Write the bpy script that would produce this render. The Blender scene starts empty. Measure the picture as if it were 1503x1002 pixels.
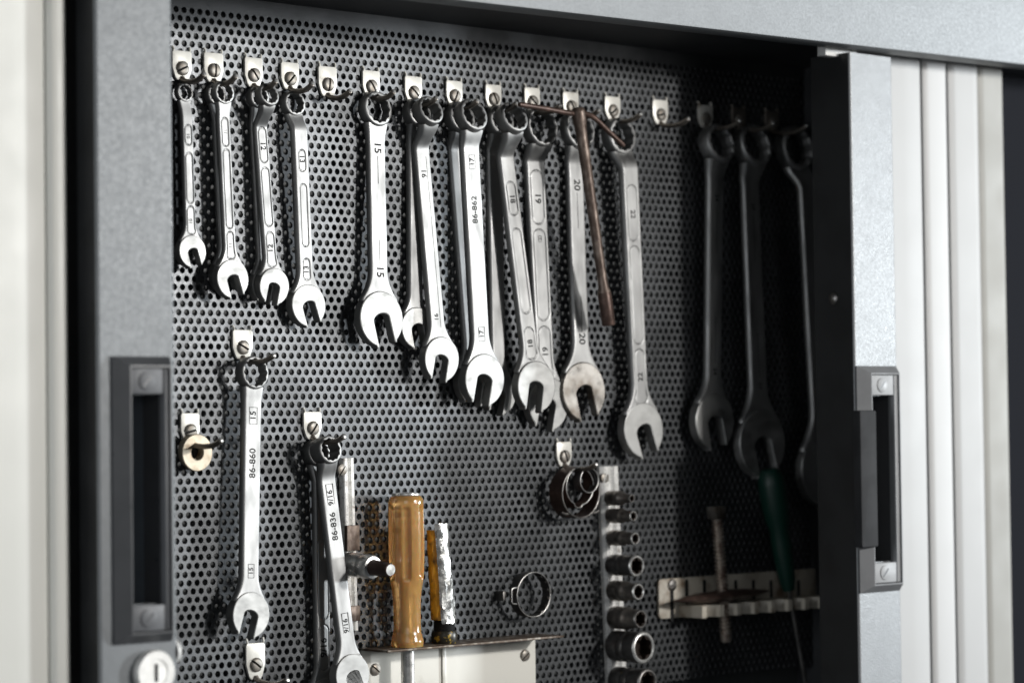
import bpy, math, random
from mathutils import Vector, Matrix
import numpy as np
random.seed(7)
R_ = math.radians
MM = 0.001

# ------------------------------------------------------------------ camera
# x to the right along the perforated wall, y into the wall, z up; the wall's front face is y = 0
P = 6.0*MM                 # pitch of the round holes
ROW = P*math.sqrt(3)/2     # distance of the hole rows
Z0 = 1.60                  # height of the topmost hole row
CAM = Vector((-158.87*P, -223.84*P, Z0-43.27*P))
RIGHT = Vector((0.73743815, -0.67529174, -0.01288566))
DOWN = Vector((0.01197314, 0.0321454, -0.99941149))
FWD = Vector((0.67530853, 0.73684988, 0.0317906))
scene = bpy.context.scene
COL = scene.collection
cd = bpy.data.cameras.new('camera'); cam = bpy.data.objects.new('camera', cd); COL.objects.link(cam)
m = Matrix.Identity(4)
for i, c in enumerate((RIGHT, -DOWN, -FWD)):
    for j in range(3): m[j][i] = c[j]
m.translation = CAM
cam.matrix_world = m
cd.sensor_width = 36; cd.sensor_fit = 'HORIZONTAL'; cd.lens = 3904/1503*36
cd.clip_start = 0.05; cd.clip_end = 50
cd.dof.use_dof = True; cd.dof.focus_distance = 1.715; cd.dof.aperture_fstop = 6.0
scene.camera = cam

# ------------------------------------------------------------------ world and lamps
w = bpy.data.worlds.new('World'); scene.world = w; w.use_nodes = True
w.node_tree.nodes['Background'].inputs[0].default_value = (0.80, 0.90, 1.0, 1)
w.node_tree.nodes['Background'].inputs[1].default_value = 0.045

def area(name, loc, target, sx, sy, power, col=(1, 1, 1)):
    d = bpy.data.lights.new(name, 'AREA'); d.shape = 'RECTANGLE'; d.size = sx; d.size_y = sy
    d.energy = power; d.color = col
    o = bpy.data.objects.new(name, d); COL.objects.link(o)
    o.location = loc
    o.rotation_euler = (Vector(target)-Vector(loc)).to_track_quat('-Z', 'Y').to_euler()
    return o
area('key_lamp', (0.80, -1.42, 1.66), (0.2, 0, 1.38), 0.07, 0.10, 11, (1, 0.98, 0.95))
area('right_softbox', (0.90, -1.42, 1.56), (0.30, 0, 1.38), 0.74, 0.4, 5, (1, 0.99, 0.97))
area('right_window', (4.70, -2.42, 1.55), (0.15, 0, 1.40), 0.20, 0.40, 150, (0.91, 0.965, 1))
area('front_fill', (-1.25, -1.75, 1.75), (0.25, 0, 1.38), 1.1, 0.9, 2.6, (0.96, 0.98, 1))
area('left_window', (-1.55, -0.52, 1.45), (0.3, -0.05, 1.40), 0.15, 0.9, 5.0, (0.92, 0.96, 1))

scene.render.engine = 'CYCLES'
scene.cycles.use_denoising = True
scene.cycles.max_bounces = 8
scene.cycles.sample_clamp_indirect = 4
vs = scene.view_settings
vs.view_transform = 'Standard'; vs.look = 'None'; vs.exposure = 0.25; vs.gamma = 1.0
vs.use_curve_mapping = False

# ------------------------------------------------------------------ helpers
def at(px, py, h):
    """point of the place seen at photograph position (px,py), h millimetres in front of the wall"""
    a = (px-751.5)/3904; b = (py-501)/3904
    d = RIGHT*a+DOWN*b+FWD
    t = (-h*MM-CAM.y)/d.y
    return CAM+d*t
def pxm(px, py, h):        # metres per photograph pixel, sideways along the wall
    return (at(px+1, py, h)-at(px, py, h)).length
def pym(px, py, h):
    return (at(px, py+1, h)-at(px, py, h)).length

def sstep(e0, e1, x):
    t = min(1, max(0, (x-e0)/(e1-e0))); return t*t*(3-2*t)

class MB:
    def __init__(s): s.v = []; s.f = []
    def add(s, p): s.v.append(tuple(p)); return len(s.v)-1
    def loft(s, loops, closed=True, caps=(True, True)):
        ids = [[s.add(p) for p in lp] for lp in loops]
        n = len(ids[0])
        for a, b in zip(ids[:-1], ids[1:]):
            for i in range(n if closed else n-1):
                j = (i+1) % n
                s.f.append((a[i], a[j], b[j], b[i]))
        if closed and caps[0]: s.f.append(tuple(reversed(ids[0])))
        if closed and caps[1]: s.f.append(tuple(ids[-1]))
        return ids
    def tube(s, pts, r, n=12, caps=True, flat=1.0, updir=None, closed=False):
        pts = [Vector(p) for p in pts]; N = len(pts)
        rr = r if isinstance(r, (list, tuple)) else [r]*N
        loops = []; prev = None
        for i, p in enumerate(pts):
            if closed: t = (pts[(i+1) % N]-pts[i-1]).normalized()
            else: t = (pts[min(N-1, i+1)]-pts[max(0, i-1)]).normalized()
            if prev is None:
                ref = Vector(updir) if updir else (Vector((0, 0, 1)) if abs(t.z) < .9 else Vector((1, 0, 0)))
                u = (ref-t*ref.dot(t)).normalized()
            else: u = (prev-t*prev.dot(t)).normalized()
            prev = u; q = t.cross(u)
            loops.append([p+(u*math.cos(2*math.pi*k/n)*flat+q*math.sin(2*math.pi*k/n))*rr[i] for k in range(n)])
        if closed: loops.append(loops[0])
        s.loft(loops, True, (caps and not closed, caps and not closed))
    def lathe(s, o, axis, prof, n=32, caps=(True, True), ref=None):
        o = Vector(o); ax = Vector(axis).normalized()
        r0 = Vector(ref) if ref else (Vector((0, 0, 1)) if abs(ax.z) < .9 else Vector((1, 0, 0)))
        u = (r0-ax*r0.dot(ax)).normalized(); q = ax.cross(u)
        s.loft([[o+ax*t+(u*math.cos(2*math.pi*k/n)+q*math.sin(2*math.pi*k/n))*r for k in range(n)] for r, t in prof], True, caps)
    def prism(s, poly, c0, c1, bev, fr):
        """poly in (a,b) counter-clockwise seen from the front, extruded from c0 to c1; fr(a,b,c) -> point"""
        def off(d):
            n = len(poly); out = []
            for i in range(n):
                p0 = Vector(poly[i-1]); p1 = Vector(poly[i]); p2 = Vector(poly[(i+1) % n])
                e1 = (p1-p0); e2 = (p2-p1)
                if e1.length < 1e-9: e1 = e2
                if e2.length < 1e-9: e2 = e1
                e1.normalize(); e2.normalize()
                n1 = Vector((-e1.y, e1.x)); n2 = Vector((-e2.y, e2.x))
                nn = n1+n2
                if nn.length < 1e-6: nn = n1
                nn.normalize()
                k = 1/max(.45, nn.dot(n1))
                out.append(p1+nn*d*k)
            return out
        b = bev
        if b > 0:
            L = [(off(b), c0), (off(b*.3), c0+b*.3), (off(0), c0+b), (off(0), c1-b), (off(b*.3), c1-b*.3), (off(b), c1)]
        else: L = [(off(0), c0), (off(0), c1)]
        s.loft([[fr(p[0], p[1], c) for p in lp] for lp, c in L])
    def box(s, lo, hi, bev=0.0):
        lo = Vector(lo); hi = Vector(hi)
        poly = [(lo.x, lo.z), (hi.x, lo.z), (hi.x, hi.z), (lo.x, hi.z)]
        s.prism(poly, -hi.y, -lo.y, bev, lambda a, b, c: (a, -c, b))
    def build(s, name, mat, parent=None, org=None, inv=None, smooth=35, mw=None):
        me = bpy.data.meshes.new(name)
        vv = s.v
        if org is not None:
            o_ = Vector(org); vv = [(x-o_.x, y-o_.y, z-o_.z) for x, y, z in vv]
        elif parent is not None and inv is None:
            o_ = parent_world(parent); vv = [(x-o_.x, y-o_.y, z-o_.z) for x, y, z in vv]
        me.from_pydata(vv, [], s.f); me.update()
        if smooth:
            me.shade_smooth(); me.set_sharp_from_angle(angle=R_(smooth))
        mats = mat if isinstance(mat, (list, tuple)) else [mat]
        for mm_ in mats: me.materials.append(mm_)
        o = bpy.data.objects.new(name, me); COL.objects.link(o)
        if parent is not None: o.parent = parent
        elif org is not None: o.location = org
        return o

def parent_world(o):
    v = Vector((0, 0, 0))
    while o is not None: v = v+o.location; o = o.parent
    return v
def tag(o, label, cat, group=None, kind=None):
    if label: o['label'] = label
    if cat: o['category'] = cat
    if group: o['group'] = group
    if kind: o['kind'] = kind
    return o
def empty(name, loc, label, cat, group=None):
    o = bpy.data.objects.new(name, None); COL.objects.link(o); o.location = loc
    o.empty_display_size = .01
    return tag(o, label, cat, group)
def fix_normals(o):
    import bmesh
    b = bmesh.new(); b.from_mesh(o.data); bmesh.ops.recalc_face_normals(b, faces=b.faces); b.to_mesh(o.data); b.free()
def wallframe(org):
    o = Vector(org)
    return lambda a, b, c: (o.x+a, o.y-c, o.z+b)
def circle(r, n, a0=0): return [(r*math.cos(a0+2*math.pi*k/n), r*math.sin(a0+2*math.pi*k/n)) for k in range(n)]
def rrect(x0, x1, y0, y1, r, n=4):
    out = []
    for cx, cy, a in ((x1-r, y0+r, -90), (x1-r, y1-r, 0), (x0+r, y1-r, 90), (x0+r, y0+r, 180)):
        for k in range(n+1):
            t = R_(a+90*k/n); out.append((cx+r*math.cos(t), cy+r*math.sin(t)))
    return out

# ------------------------------------------------------------------ materials
def material(name, base, metal=0.0, rough=0.5, var=0.0, vscale=60, bump=0.0, bscale=300, rvar=0.0, rscale=90,
             col2=None, cthr=(0.45, 0.6), stretch=(1, 1, 1), coat=0.0, spec=0.5, trans=0.0, ior=1.45, bdet=2.0):
    M = bpy.data.materials.new(name); M.use_nodes = True
    nt = M.node_tree; N = nt.nodes; L = nt.links; b = N['Principled BSDF']
    b.inputs['Base Color'].default_value = (*base, 1); b.inputs['Metallic'].default_value = metal
    b.inputs['Roughness'].default_value = rough; b.inputs['Coat Weight'].default_value = coat
    b.inputs['Specular IOR Level'].default_value = spec
    b.inputs['Transmission Weight'].default_value = trans; b.inputs['IOR'].default_value = ior
    tc = N.new('ShaderNodeTexCoord'); mp = N.new('ShaderNodeMapping')
    mp.inputs['Scale'].default_value = stretch
    L.new(tc.outputs['Object'], mp.inputs['Vector'])
    # every object gets its own offset so that copies do not repeat
    oi = N.new('ShaderNodeObjectInfo'); sc = N.new('ShaderNodeVectorMath'); sc.operation = 'SCALE'; sc.inputs['Scale'].default_value = 7.3
    cb = N.new('ShaderNodeCombineXYZ'); L.new(oi.outputs['Random'], cb.inputs[0]); L.new(oi.outputs['Random'], cb.inputs[2])
    L.new(cb.outputs[0], sc.inputs[0]); L.new(sc.outputs[0], mp.inputs['Location'])
    def noise(scale, det=3.0):
        n = N.new('ShaderNodeTexNoise'); n.inputs['Scale'].default_value = scale; n.inputs['Detail'].default_value = det
        L.new(mp.outputs[0], n.inputs['Vector']); return n
    if var > 0 or col2 is not None:
        n = noise(vscale, 5.0); r = N.new('ShaderNodeValToRGB'); L.new(n.outputs['Fac'], r.inputs['Fac'])
        r.color_ramp.elements[0].position = cthr[0]; r.color_ramp.elements[1].position = cthr[1]
        c2 = col2 if col2 is not None else tuple(max(0, x*(1-var)) for x in base)
        r.color_ramp.elements[0].color = (*base, 1); r.color_ramp.elements[1].color = (*c2, 1)
        L.new(r.outputs['Color'], b.inputs['Base Color'])
    if rvar > 0:
        n = noise(rscale, 6.0); mr = N.new('ShaderNodeMapRange')
        mr.inputs['From Min'].default_value = .3; mr.inputs['From Max'].default_value = .7
        mr.inputs['To Min'].default_value = max(.03, rough-rvar); mr.inputs['To Max'].default_value = min(1, rough+rvar)
        L.new(n.outputs['Fac'], mr.inputs['Value']); L.new(mr.outputs[0], b.inputs['Roughness'])
    if bump > 0:
        n = noise(bscale, bdet); bp = N.new('ShaderNodeBump'); bp.inputs['Strength'].default_value = 1.0
        bp.inputs['Distance'].default_value = bump*MM
        L.new(n.outputs['Fac'], bp.inputs['Height']); L.new(bp.outputs[0], b.inputs['Normal'])
    return M

M = {}
M['panel'] = material('panel_paint', (.112, .116, .121), .8, .40, .25, 25, .05, 1100, .06, 400)
M['hammer'] = material('hammered_grey_paint', (.16, .169, .175), .28, .50, .06, 90, .055, 900, .05, 500)
M['hammer_light'] = material('hammered_silver_paint', (.21, .217, .222), .45, .45, .05, 60, .16, 1000, .08, 900)
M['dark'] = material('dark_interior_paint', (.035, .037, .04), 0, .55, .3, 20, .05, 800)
M['blackpaint'] = material('matt_black_paint', (.018, .019, .02), 0, .5, .3, 30, .04, 900)
M['back'] = material('pale_back_sheet', (.07, .075, .075), .0, .5, .3, 12)
M['cream'] = material('cream_plastic', (.70, .69, .635), 0, .42, .06, 8, .02, 300, .06, 30)
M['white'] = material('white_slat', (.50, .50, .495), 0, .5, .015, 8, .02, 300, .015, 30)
M['white_less_lit'] = material('less_lit_white_slat', (.41, .41, .405), 0, .5, .015, 8, .02, 300, .015, 30)  # same white slat, toned down where less light falls on it
M['cream_dim'] = material('shaded_beige_slat', (.33, .325, .30), 0, .55, .06, 8, .02, 300, .06, 30)  # beige slat with its shade mixed into the colour
M['seam'] = material('seam_rubber', (.05, .05, .05), 0, .7)
M['chrome'] = material('satin_chrome', (.405, .405, .40), 1, .55, .34, 45, .010, 900, .10, 140, cthr=(.42, .75), stretch=(1, 1, .35))
M['face'] = material('ground_steel_face', (.41, .41, .40), 1, .54, .32, 60, .012, 500, .12, 160, cthr=(.45, .8), stretch=(.6, 1, 1))
M['worn'] = material('worn_steel', (.50, .48, .45), 1, .42, .5, 70, .03, 500, .14, 120, col2=(.22, .19, .16), cthr=(.42, .68))
M['dullsteel'] = material('dull_dark_steel', (.30, .29, .28), 1, .42, .5, 60, .03, 500, .12, 120, col2=(.12, .11, .10), cthr=(.4, .7))
M['stamp'] = material('stamp_shadow', (.025, .025, .025), 0, .8, spec=.1)
M['stamp_soft'] = material('shallow_stamp', (.06, .06, .058), 0, .8, spec=.1)
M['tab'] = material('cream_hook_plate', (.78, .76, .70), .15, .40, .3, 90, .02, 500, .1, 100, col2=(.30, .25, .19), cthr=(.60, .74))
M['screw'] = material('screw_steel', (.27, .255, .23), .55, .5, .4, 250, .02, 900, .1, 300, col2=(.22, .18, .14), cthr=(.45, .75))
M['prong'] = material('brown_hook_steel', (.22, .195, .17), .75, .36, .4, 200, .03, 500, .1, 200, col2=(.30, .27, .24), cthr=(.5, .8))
M['rust'] = material('brown_rusty_steel', (.105, .075, .06), .45, .45, .5, 260, .06, 700, .12, 200, col2=(.27, .215, .18), cthr=(.45, .72), stretch=(1, 1, .5))
M['rustdark'] = material('dark_rust_steel', (.085, .055, .045), .5, .42, .4, 150, .05, 600, .1, 200, col2=(.17, .11, .09), cthr=(.5, .75))
M['black_ox'] = material('black_socket_steel', (.15, .146, .142), .8, .38, .4, 120, .03, 500, .1, 200, col2=(.10, .085, .075), cthr=(.5, .75))
M['bright'] = material('bright_steel', (.82, .81, .78), .75, .30, .3, 120, .01, 500, .08, 200)
M['bore'] = material('dark_bore_steel', (.045, .034, .028), .6, .35, .4, 150)
M['sock2'] = material('brown_grey_socket_steel', (.24, .22, .20), .8, .38, .4, 120, .03, 500, .1, 200, col2=(.08, .07, .06), cthr=(.5, .75))
M['boltrust'] = material('rusty_bolt_steel', (.42, .37, .32), .75, .4, .4, 150, .04, 500, .1, 200, col2=(.14, .09, .07), cthr=(.45, .7))
M['rackpaint'] = material('grimy_cream_rack', (.48, .44, .37), 0, .42, .3, 70, .03, 300, .1, 90, col2=(.20, .14, .09), cthr=(.52, .70))
M['wire'] = material('bright_wire', (.75, .74, .71), .9, .35)
M['collar'] = material('dark_stained_collar', (.03, .027, .02), .2, .35, .4, 220, .03, 300, col2=(.45, .30, .04), cthr=(.56, .62))
M['rail'] = material('galvanised_rail', (.84, .83, .80), .30, .28, .4, 160, .03, 500, .1, 200, col2=(.25, .20, .16), cthr=(.58, .74))
M['ivory'] = material('ivory_bracket_paint', (.80, .78, .71), 0, .36, .15, 40, .015, 300, .08, 60, col2=(.45, .42, .35), cthr=(.55, .8))
M['edge'] = material('bare_rusty_edge', (.10, .07, .05), .4, .55, .5, 200, .05, 500, col2=(.30, .27, .23), cthr=(.5, .65))
M['washer'] = material('brass_washer', (.52, .46, .36), .45, .48, .4, 130, .03, 500, .1, 200, col2=(.32, .22, .13), cthr=(.5, .72))
M['foil'] = material('crumpled_clear_tape', (.48, .48, .465), .8, .28, .3, 90, .7, 110, .1, 200, col2=(.45, .43, .38), cthr=(.5, .75), bdet=4)
M['tape_amber'] = material('amber_tape', (.68, .36, .03), .0, .30, .5, 110, .5, 160, .1, 200, col2=(.12, .06, .01), cthr=(.48, .66), coat=.4)
M['blackgrip'] = material('black_rubber', (.02, .02, .02), 0, .45)
M['plastic_grey'] = material('grey_handle_plastic', (.07, .072, .076), .0, .35, .1, 50, .02, 300, .08, 80)
M['plastic_silver'] = material('silver_handle_plastic', (.11, .113, .12), .0, .5, .1, 60, .02, 300, .08, 80)
M['plastic_dark'] = material('dark_handle_plastic', (.03, .031, .033), 0, .38)
M['plastic_pale'] = material('pale_handle_plastic', (.30, .305, .31), .0, .5, .1, 60, .02, 300, .08, 80)
M['plastic_mid'] = material('mid_handle_plastic', (.16, .163, .168), .0, .55, .1, 60, .02, 300, .08, 80)
M['cup_bluish_lit'] = material('grey_cup_bluish_light', (.13, .15, .17), .2, .4, .1, 50)  # grey cup, blue tint stands in for bluish light entering the pull
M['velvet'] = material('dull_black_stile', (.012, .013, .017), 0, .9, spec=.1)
M['grip'] = material('grey_black_grip', (.035, .036, .038), 0, .75, .2, 60, .02, 500, spec=.2)
M['nickel'] = material('nickel_lock', (.80, .79, .76), .55, .40, .2, 80)
M['green'] = material('dark_green_plastic', (.003, .026, .018), 0, .45)
M['whiteplastic'] = material('white_plastic', (.8, .8, .78), 0, .4)

def amber():
    M_ = bpy.data.materials.new('amber_acetate'); M_.use_nodes = True
    b = M_.node_tree.nodes['Principled BSDF']
    b.inputs['Base Color'].default_value = (1.0, .57, .20, 1)
    b.inputs['Transmission Weight'].default_value = .62; b.inputs['IOR'].default_value = 1.47
    b.inputs['Subsurface Weight'].default_value = .6; b.inputs['Subsurface Radius'].default_value = (1.0, .45, .15); b.inputs['Subsurface Scale'].default_value = .004
    b.inputs['Coat Weight'].default_value = 1.0; b.inputs['Coat Roughness'].default_value = .05
    N = M_.node_tree.nodes; L = M_.node_tree.links
    n = N.new('ShaderNodeTexNoise'); n.inputs['Scale'].default_value = 400; n.inputs['Detail'].default_value = 4
    mr = N.new('ShaderNodeMapRange'); mr.inputs['To Min'].default_value = .04; mr.inputs['To Max'].default_value = .28
    tc = N.new('ShaderNodeTexCoord'); L.new(tc.outputs['Object'], n.inputs['Vector'])
    L.new(n.outputs['Fac'], mr.inputs['Value']); L.new(mr.outputs[0], b.inputs['Roughness'])
    return M_
M['amber'] = amber()

# ------------------------------------------------------------------ perforated wall sheet
def perforated():
    r = 1.86*MM; th = 1.4*MM; ch = .22*MM; n = 12
    u0, u1, rows = -6, 97, 86
    hexb = []
    for k in range(6):          # hexagon cell border with edge midpoints: 12 points
        a0 = R_(30+60*k); a1 = R_(90+60*k); Rh = P/math.sqrt(3)
        p0 = np.array([Rh*math.cos(a0), Rh*math.sin(a0)]); p1 = np.array([Rh*math.cos(a1), Rh*math.sin(a1)])
        hexb.append(p0); hexb.append((p0+p1)/2)
    hexb = np.array(hexb)
    ang = np.array([R_(30+30*k) for k in range(12)])
    c = np.stack([np.cos(ang), np.sin(ang)], 1)
    def lay(xz, y): return np.stack([xz[:, 0], np.full(len(xz), y), xz[:, 1]], 1)
    cell = np.concatenate([lay(hexb, 0), lay(c*(r+ch), 0), lay(c*r, ch), lay(c*r, th)])
    fc = []
    for lv in range(3):
        for k in range(n):
            j = (k+1) % n
            fc.append((lv*n+k, lv*n+j, (lv+1)*n+j, (lv+1)*n+k))
    fc = np.array(fc)
    cen = []
    for rr in range(rows):
        for u in range(u0, u1):
            cen.append(((u+(.5 if rr % 2 else 0))*P, 0, -rr*ROW))
    cen = np.array(cen)
    V = (cell[None]+cen[:, None]).reshape(-1, 3)
    F = (fc[None]+(np.arange(len(cen))*len(cell))[:, None, None]).reshape(-1, 4)
    # plain rim above and beside the holes
    x0 = (u0-.5)*P; x1 = (u1-.5)*P
    zt = P/math.sqrt(3)
    extra = []
    b0 = len(V); ev = []
    def q(a, b, c_, d): 
        i = b0+len(ev); ev.extend([a, b, c_, d]); extra.append((i, i+1, i+2, i+3))
    top = 15*MM
    q((x0, 0, zt), (x1+P, 0, zt), (x1+P, 0, top), (x0, 0, top))
    for u in range(u0, u1):     # triangles between the topmost hexagons
        xx = (u+.5)*P
        i = b0+len(ev); ev.extend([(xx-P/2, 0, zt), (xx, 0, zt*.5), (xx+P/2, 0, zt)]); extra.append((i, i+1, i+2))
    q((x0, 0, top), (x1+P, 0, top), (x1+P, 12*MM, top), (x0, 12*MM, top))
    V = np.concatenate([V, np.array(ev)])
    me = bpy.data.meshes.new('perforated_panel')
    me.from_pydata(V.tolist(), [], F.tolist()+extra); me.update()
    me.materials.append(M['panel'])
    o = bpy.data.objects.new('perforated_panel', me); COL.objects.link(o); o.location = (0, 0, Z0)
    tag(o, 'grey hammered steel sheet with rows of round holes behind all the tools', 'panel')
    return o
perforated()

# ------------------------------------------------------------------ cabinet carcass
HB = 152                                     # front of the top beam, mm in front of the wall
def cabinet():
    bl = at(666, 0, HB); br = at(1503, 95, HB)
    zb = (bl.z+br.z)/2
    e = empty('cabinet', (0.25, 0, .9), 'grey steel tool cabinet with a plain top beam and dark inside', 'cabinet')
    # beam: slightly out of level in the photograph
    sl = (br.z-bl.z)/(br.x-bl.x)
    mb = MB(); x0, x1 = -.6, 1.3
    zz = lambda x: bl.z+(x-bl.x)*sl
    poly = [(x0, zz(x0)), (x1, zz(x1)), (x1, zb+.25), (x0, zb+.25)]
    mb.prism(poly, HB*MM-.02, HB*MM, .0012, lambda a, b, c: (a, -c, b))
    mb.build('top_beam', M['hammer'], e)
    mb = MB()                                # underside flange running back from the beam, and the roof
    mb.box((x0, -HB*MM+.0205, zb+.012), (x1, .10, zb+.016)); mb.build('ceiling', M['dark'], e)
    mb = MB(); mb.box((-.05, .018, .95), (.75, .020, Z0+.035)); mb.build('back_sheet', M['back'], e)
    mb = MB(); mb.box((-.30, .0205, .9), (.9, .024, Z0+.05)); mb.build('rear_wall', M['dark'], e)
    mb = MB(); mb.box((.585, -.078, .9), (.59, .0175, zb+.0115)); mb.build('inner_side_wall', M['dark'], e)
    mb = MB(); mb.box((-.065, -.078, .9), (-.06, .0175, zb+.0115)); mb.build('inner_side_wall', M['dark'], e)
    return e, zb
CAB, ZB = cabinet()

# ------------------------------------------------------------------ tambour doors
HP = 135; HS = 105                            # post front, slat front
OPN = (.24, .82)                             # opening of the pull, as fractions of its width
def handle(door, x0, x1, z0, z1, cup='plastic_dark', plate='plastic_silver', bezel='plastic_grey'):
    """recessed pull: bezel with a broad sloping left side, oblong opening, dark cup and two screw covers"""
    y = -HP*MM; sv = M[plate]
    W = x1-x0; Hh = z1-z0
    fx = lambda t: x0+t*W
    def bx(t0, t1, za, zb, d0, d1, name, mat, bev=.0006, par=None):
        mb = MB(); mb.box((fx(t0), y-d1, za), (fx(t1), y-d0, zb), bev)
        return mb.build(name, mat, par or h)
    mb = MB()
    def loop(l, r, t, d): return [(x0+l, y-d, z0+t), (x1-r, y-d, z0+t), (x1-r, y-d, z1-t), (x0+l, y-d, z1-t)]
    lw = W*(OPN[0]-.03)
    mb.loft([loop(0, 0, 0, .0003), loop(0, 0, 0, .0012), loop(lw, .0030, .0050, .0070), loop(lw+.0007, .0037, .0060, .0070), loop(lw+.0010, .0040, .0063, -.002)], True, (False, False))
    h = mb.build('handle', M[bezel], door, smooth=20); fix_normals(h)
    bx(OPN[1]+.01, .925, z0+.0065, z1-.0065, -.004, .0055, 'face_strip', sv)
    for za, zb in ((z0+.0065, z0+.0205), (z1-.0205, z1-.0065)):
        bx(OPN[0]+.005, OPN[1]+.005, za, zb, -.004, .0050, 'screw_cover', sv)
        cx = (fx(OPN[0])+fx(OPN[1]))/2; cz = (za+zb)/2
        mb = MB(); mb.lathe((cx, y-.0049, cz), (0, -1, 0), [(.0052, 0), (.0052, .0006), (.0046, .0008)], 24)
        sc = mb.build('screw', sv, h)
        mb = MB(); d = Vector((1, 0, 1)).normalized()*.004; n = Vector((1, 0, -1)).normalized()*.0007
        c0 = Vector((cx, y-.0058, cz)); mb.v = [tuple(c0+d+n), tuple(c0-d+n), tuple(c0-d-n), tuple(c0+d-n)]; mb.f = [(0, 1, 2, 3)]
        mb.build('screw_slot', M['plastic_grey'], sc, smooth=0)
    mb = MB()                                # dark cup behind the opening
    mb.box((fx(OPN[0]), y+.0150, z0+.021), (fx(OPN[1]), y+.0155, z1-.021))
    mb.build('cup', M[cup], h)
    return h

def doors():
    HS = HP-30
    # ---- left door
    xl = at(143, 500, HP).x; xr = at(256, 500, HP).x
    zlo, zhi = .98, ZB+.10
    e = empty('shutter_door', ((xl+xr)/2, -.1, zlo), 'grey hammered steel door edge with recessed handle and lock at the left', 'door')
    hz1 = at(207, 523, HP).z; hz0 = at(207, 943, HP).z
    hx0 = at(164, 730, HP).x; hx1 = at(249, 730, HP).x
    ox0 = hx0+(hx1-hx0)*OPN[0]; ox1 = hx0+(hx1-hx0)*OPN[1]
    # post built round the opening of the pull
    def post(ox0, ox1, oz0, oz1, xl, xr, name, mat, inner, e):
        yb = -(HP-36)*MM
        mb = MB()
        f = -HP*MM
        r_ = .0015
        outer = [(xl+.0, zlo), (xr, zlo), (xr, zhi), (xl, zhi)]
        X = [xl, ox0, ox1, xr]; Z = [zlo, oz0, oz1, zhi]
        for i in range(3):
            for j in range(3):
                if i == 1 and j == 1: continue
                a0, a1, b0, b1 = X[i], X[i+1], Z[j], Z[j+1]
                if i == 0: a0 += r_
                if i == 2: a1 -= r_
                k = len(mb.v); mb.v += [(a0, f, b0), (a1, f, b0), (a1, f, b1), (a0, f, b1)]; mb.f.append((k, k+1, k+2, k+3))
        o = mb.build(name, mat, e, smooth=0)
        # rounded edges belonging to the face
        mb = MB()
        for xs, s in ((xl, 1), (xr, -1)):
            lo = []
            for zq in (zlo, zhi):
                lo.append([(xs+s*r_*(1-math.cos(t)), f+r_*(1-math.sin(t)), zq) for t in [R_(q_) for q_ in (0, 22, 45, 67, 90)]])
            mb.loft(lo, closed=False)
        mb.build('post_edge', mat, e)
        mb = MB()
        for xs in (xl, xr):
            k = len(mb.v); mb.v += [(xs, f+r_, zlo), (xs, yb, zlo), (xs, yb, zhi), (xs, f+r_, zhi)]; mb.f.append((k, k+1, k+2, k+3))
        k = len(mb.v); mb.v += [(xl, yb, zlo), (xr, yb, zlo), (xr, yb, zhi), (xl, yb, zhi)]; mb.f.append((k, k+1, k+2, k+3))
        mb.build('post_side', inner, e, smooth=0)
        mb = MB()                            # inside of the pull opening
        yc = f+.0150
        for a, b in (((ox0, oz0), (ox0, oz1)), ((ox1, oz0), (ox1, oz1)), ((ox0, oz0), (ox1, oz0)), ((ox0, oz1), (ox1, oz1))):
            k = len(mb.v); mb.v += [(a[0], f, a[1]), (b[0], f, b[1]), (b[0], yc, b[1]), (a[0], yc, a[1])]; mb.f.append((k, k+1, k+2, k+3))
        mb.build('opening_lining', M['plastic_grey'], e, smooth=0)
        return o
    post(ox0, ox1, hz0+.021, hz1-.021, xl, xr, 'post', M['hammer'], M['blackpaint'], e)
    handle(e, hx0, hx1, hz0, hz1, 'cup_bluish_lit')
    c = at(223, 986, HP)
    mb = MB(); mb.lathe((c.x, -HP*MM-.0002, c.z), (0, -1, 0), [(.0125, 0), (.0125, .003), (.0118, .0045), (.0075, .0045), (.0072, .0040), (.0001, .0040)], 40, (False, False))
    lk = mb.build('lock', M['nickel'], e)
    mb = MB(); mb.prism(rrect(-.0009, .0009, -.005, .005, .0008), 0, .0003, 0, wallframe((c.x, -HP*MM-.0043, c.z))); mb.build('keyhole', M['stamp'], lk)
    c = at(259, 955, HP-6)
    mb = MB(); mb.lathe((xr+.0002, c.y, c.z), (1, 0, 0), [(.0070, 0), (.0070, .0022), (.006, .003), (.0001, .003)], 28, (False, False)); mb.build('latch_button', M['whiteplastic'], e)
    # slats behind the left edge
    def slat(door, xa, xb, mat, yf=-HS*MM, bow=.0012, lip=.004, name='slat', ret=.018):
        mb = MB(); n = 10; lo = []
        for zq in (zlo, zhi):
            pts = []
            for k in range(n+1):
                t = k/n; ed = min(t, 1-t)*(xb-xa)
                d = bow*(1-(2*t-1)**2)+(-lip*max(0, 1-ed/.0016)**2)
                pts.append((xa+t*(xb-xa), yf-d, zq))
            pts = [(xa, yf+ret, zq)]+pts+[(xb, yf+.018, zq)]
            lo.append(pts)
        mb.loft(lo, closed=False)
        o = mb.build(name, mat, door, smooth=50); fix_normals(o); return o
    # boundaries of the left slats
    HS = HP-20
    x_r = at(113, 500, HS).x; x_m = at(95, 500, HS).x; x_l = at(67, 500, HS).x
    slat(e, x_m+.0006, x_r+.012, M['cream'], bow=.0006, lip=.003)
    slat(e, x_l+.0006, x_m, M['cream'], yf=-(HS+4)*MM, bow=.0012, lip=.002)
    slat(e, x_l-.11, x_l-.0004, M['cream'], yf=-(HS+3)*MM, bow=.0014, lip=.002)
    slat(e, x_l-.23, x_l-.111, M['cream'], yf=-(HS+3)*MM, bow=.0014, lip=.002)
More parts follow.
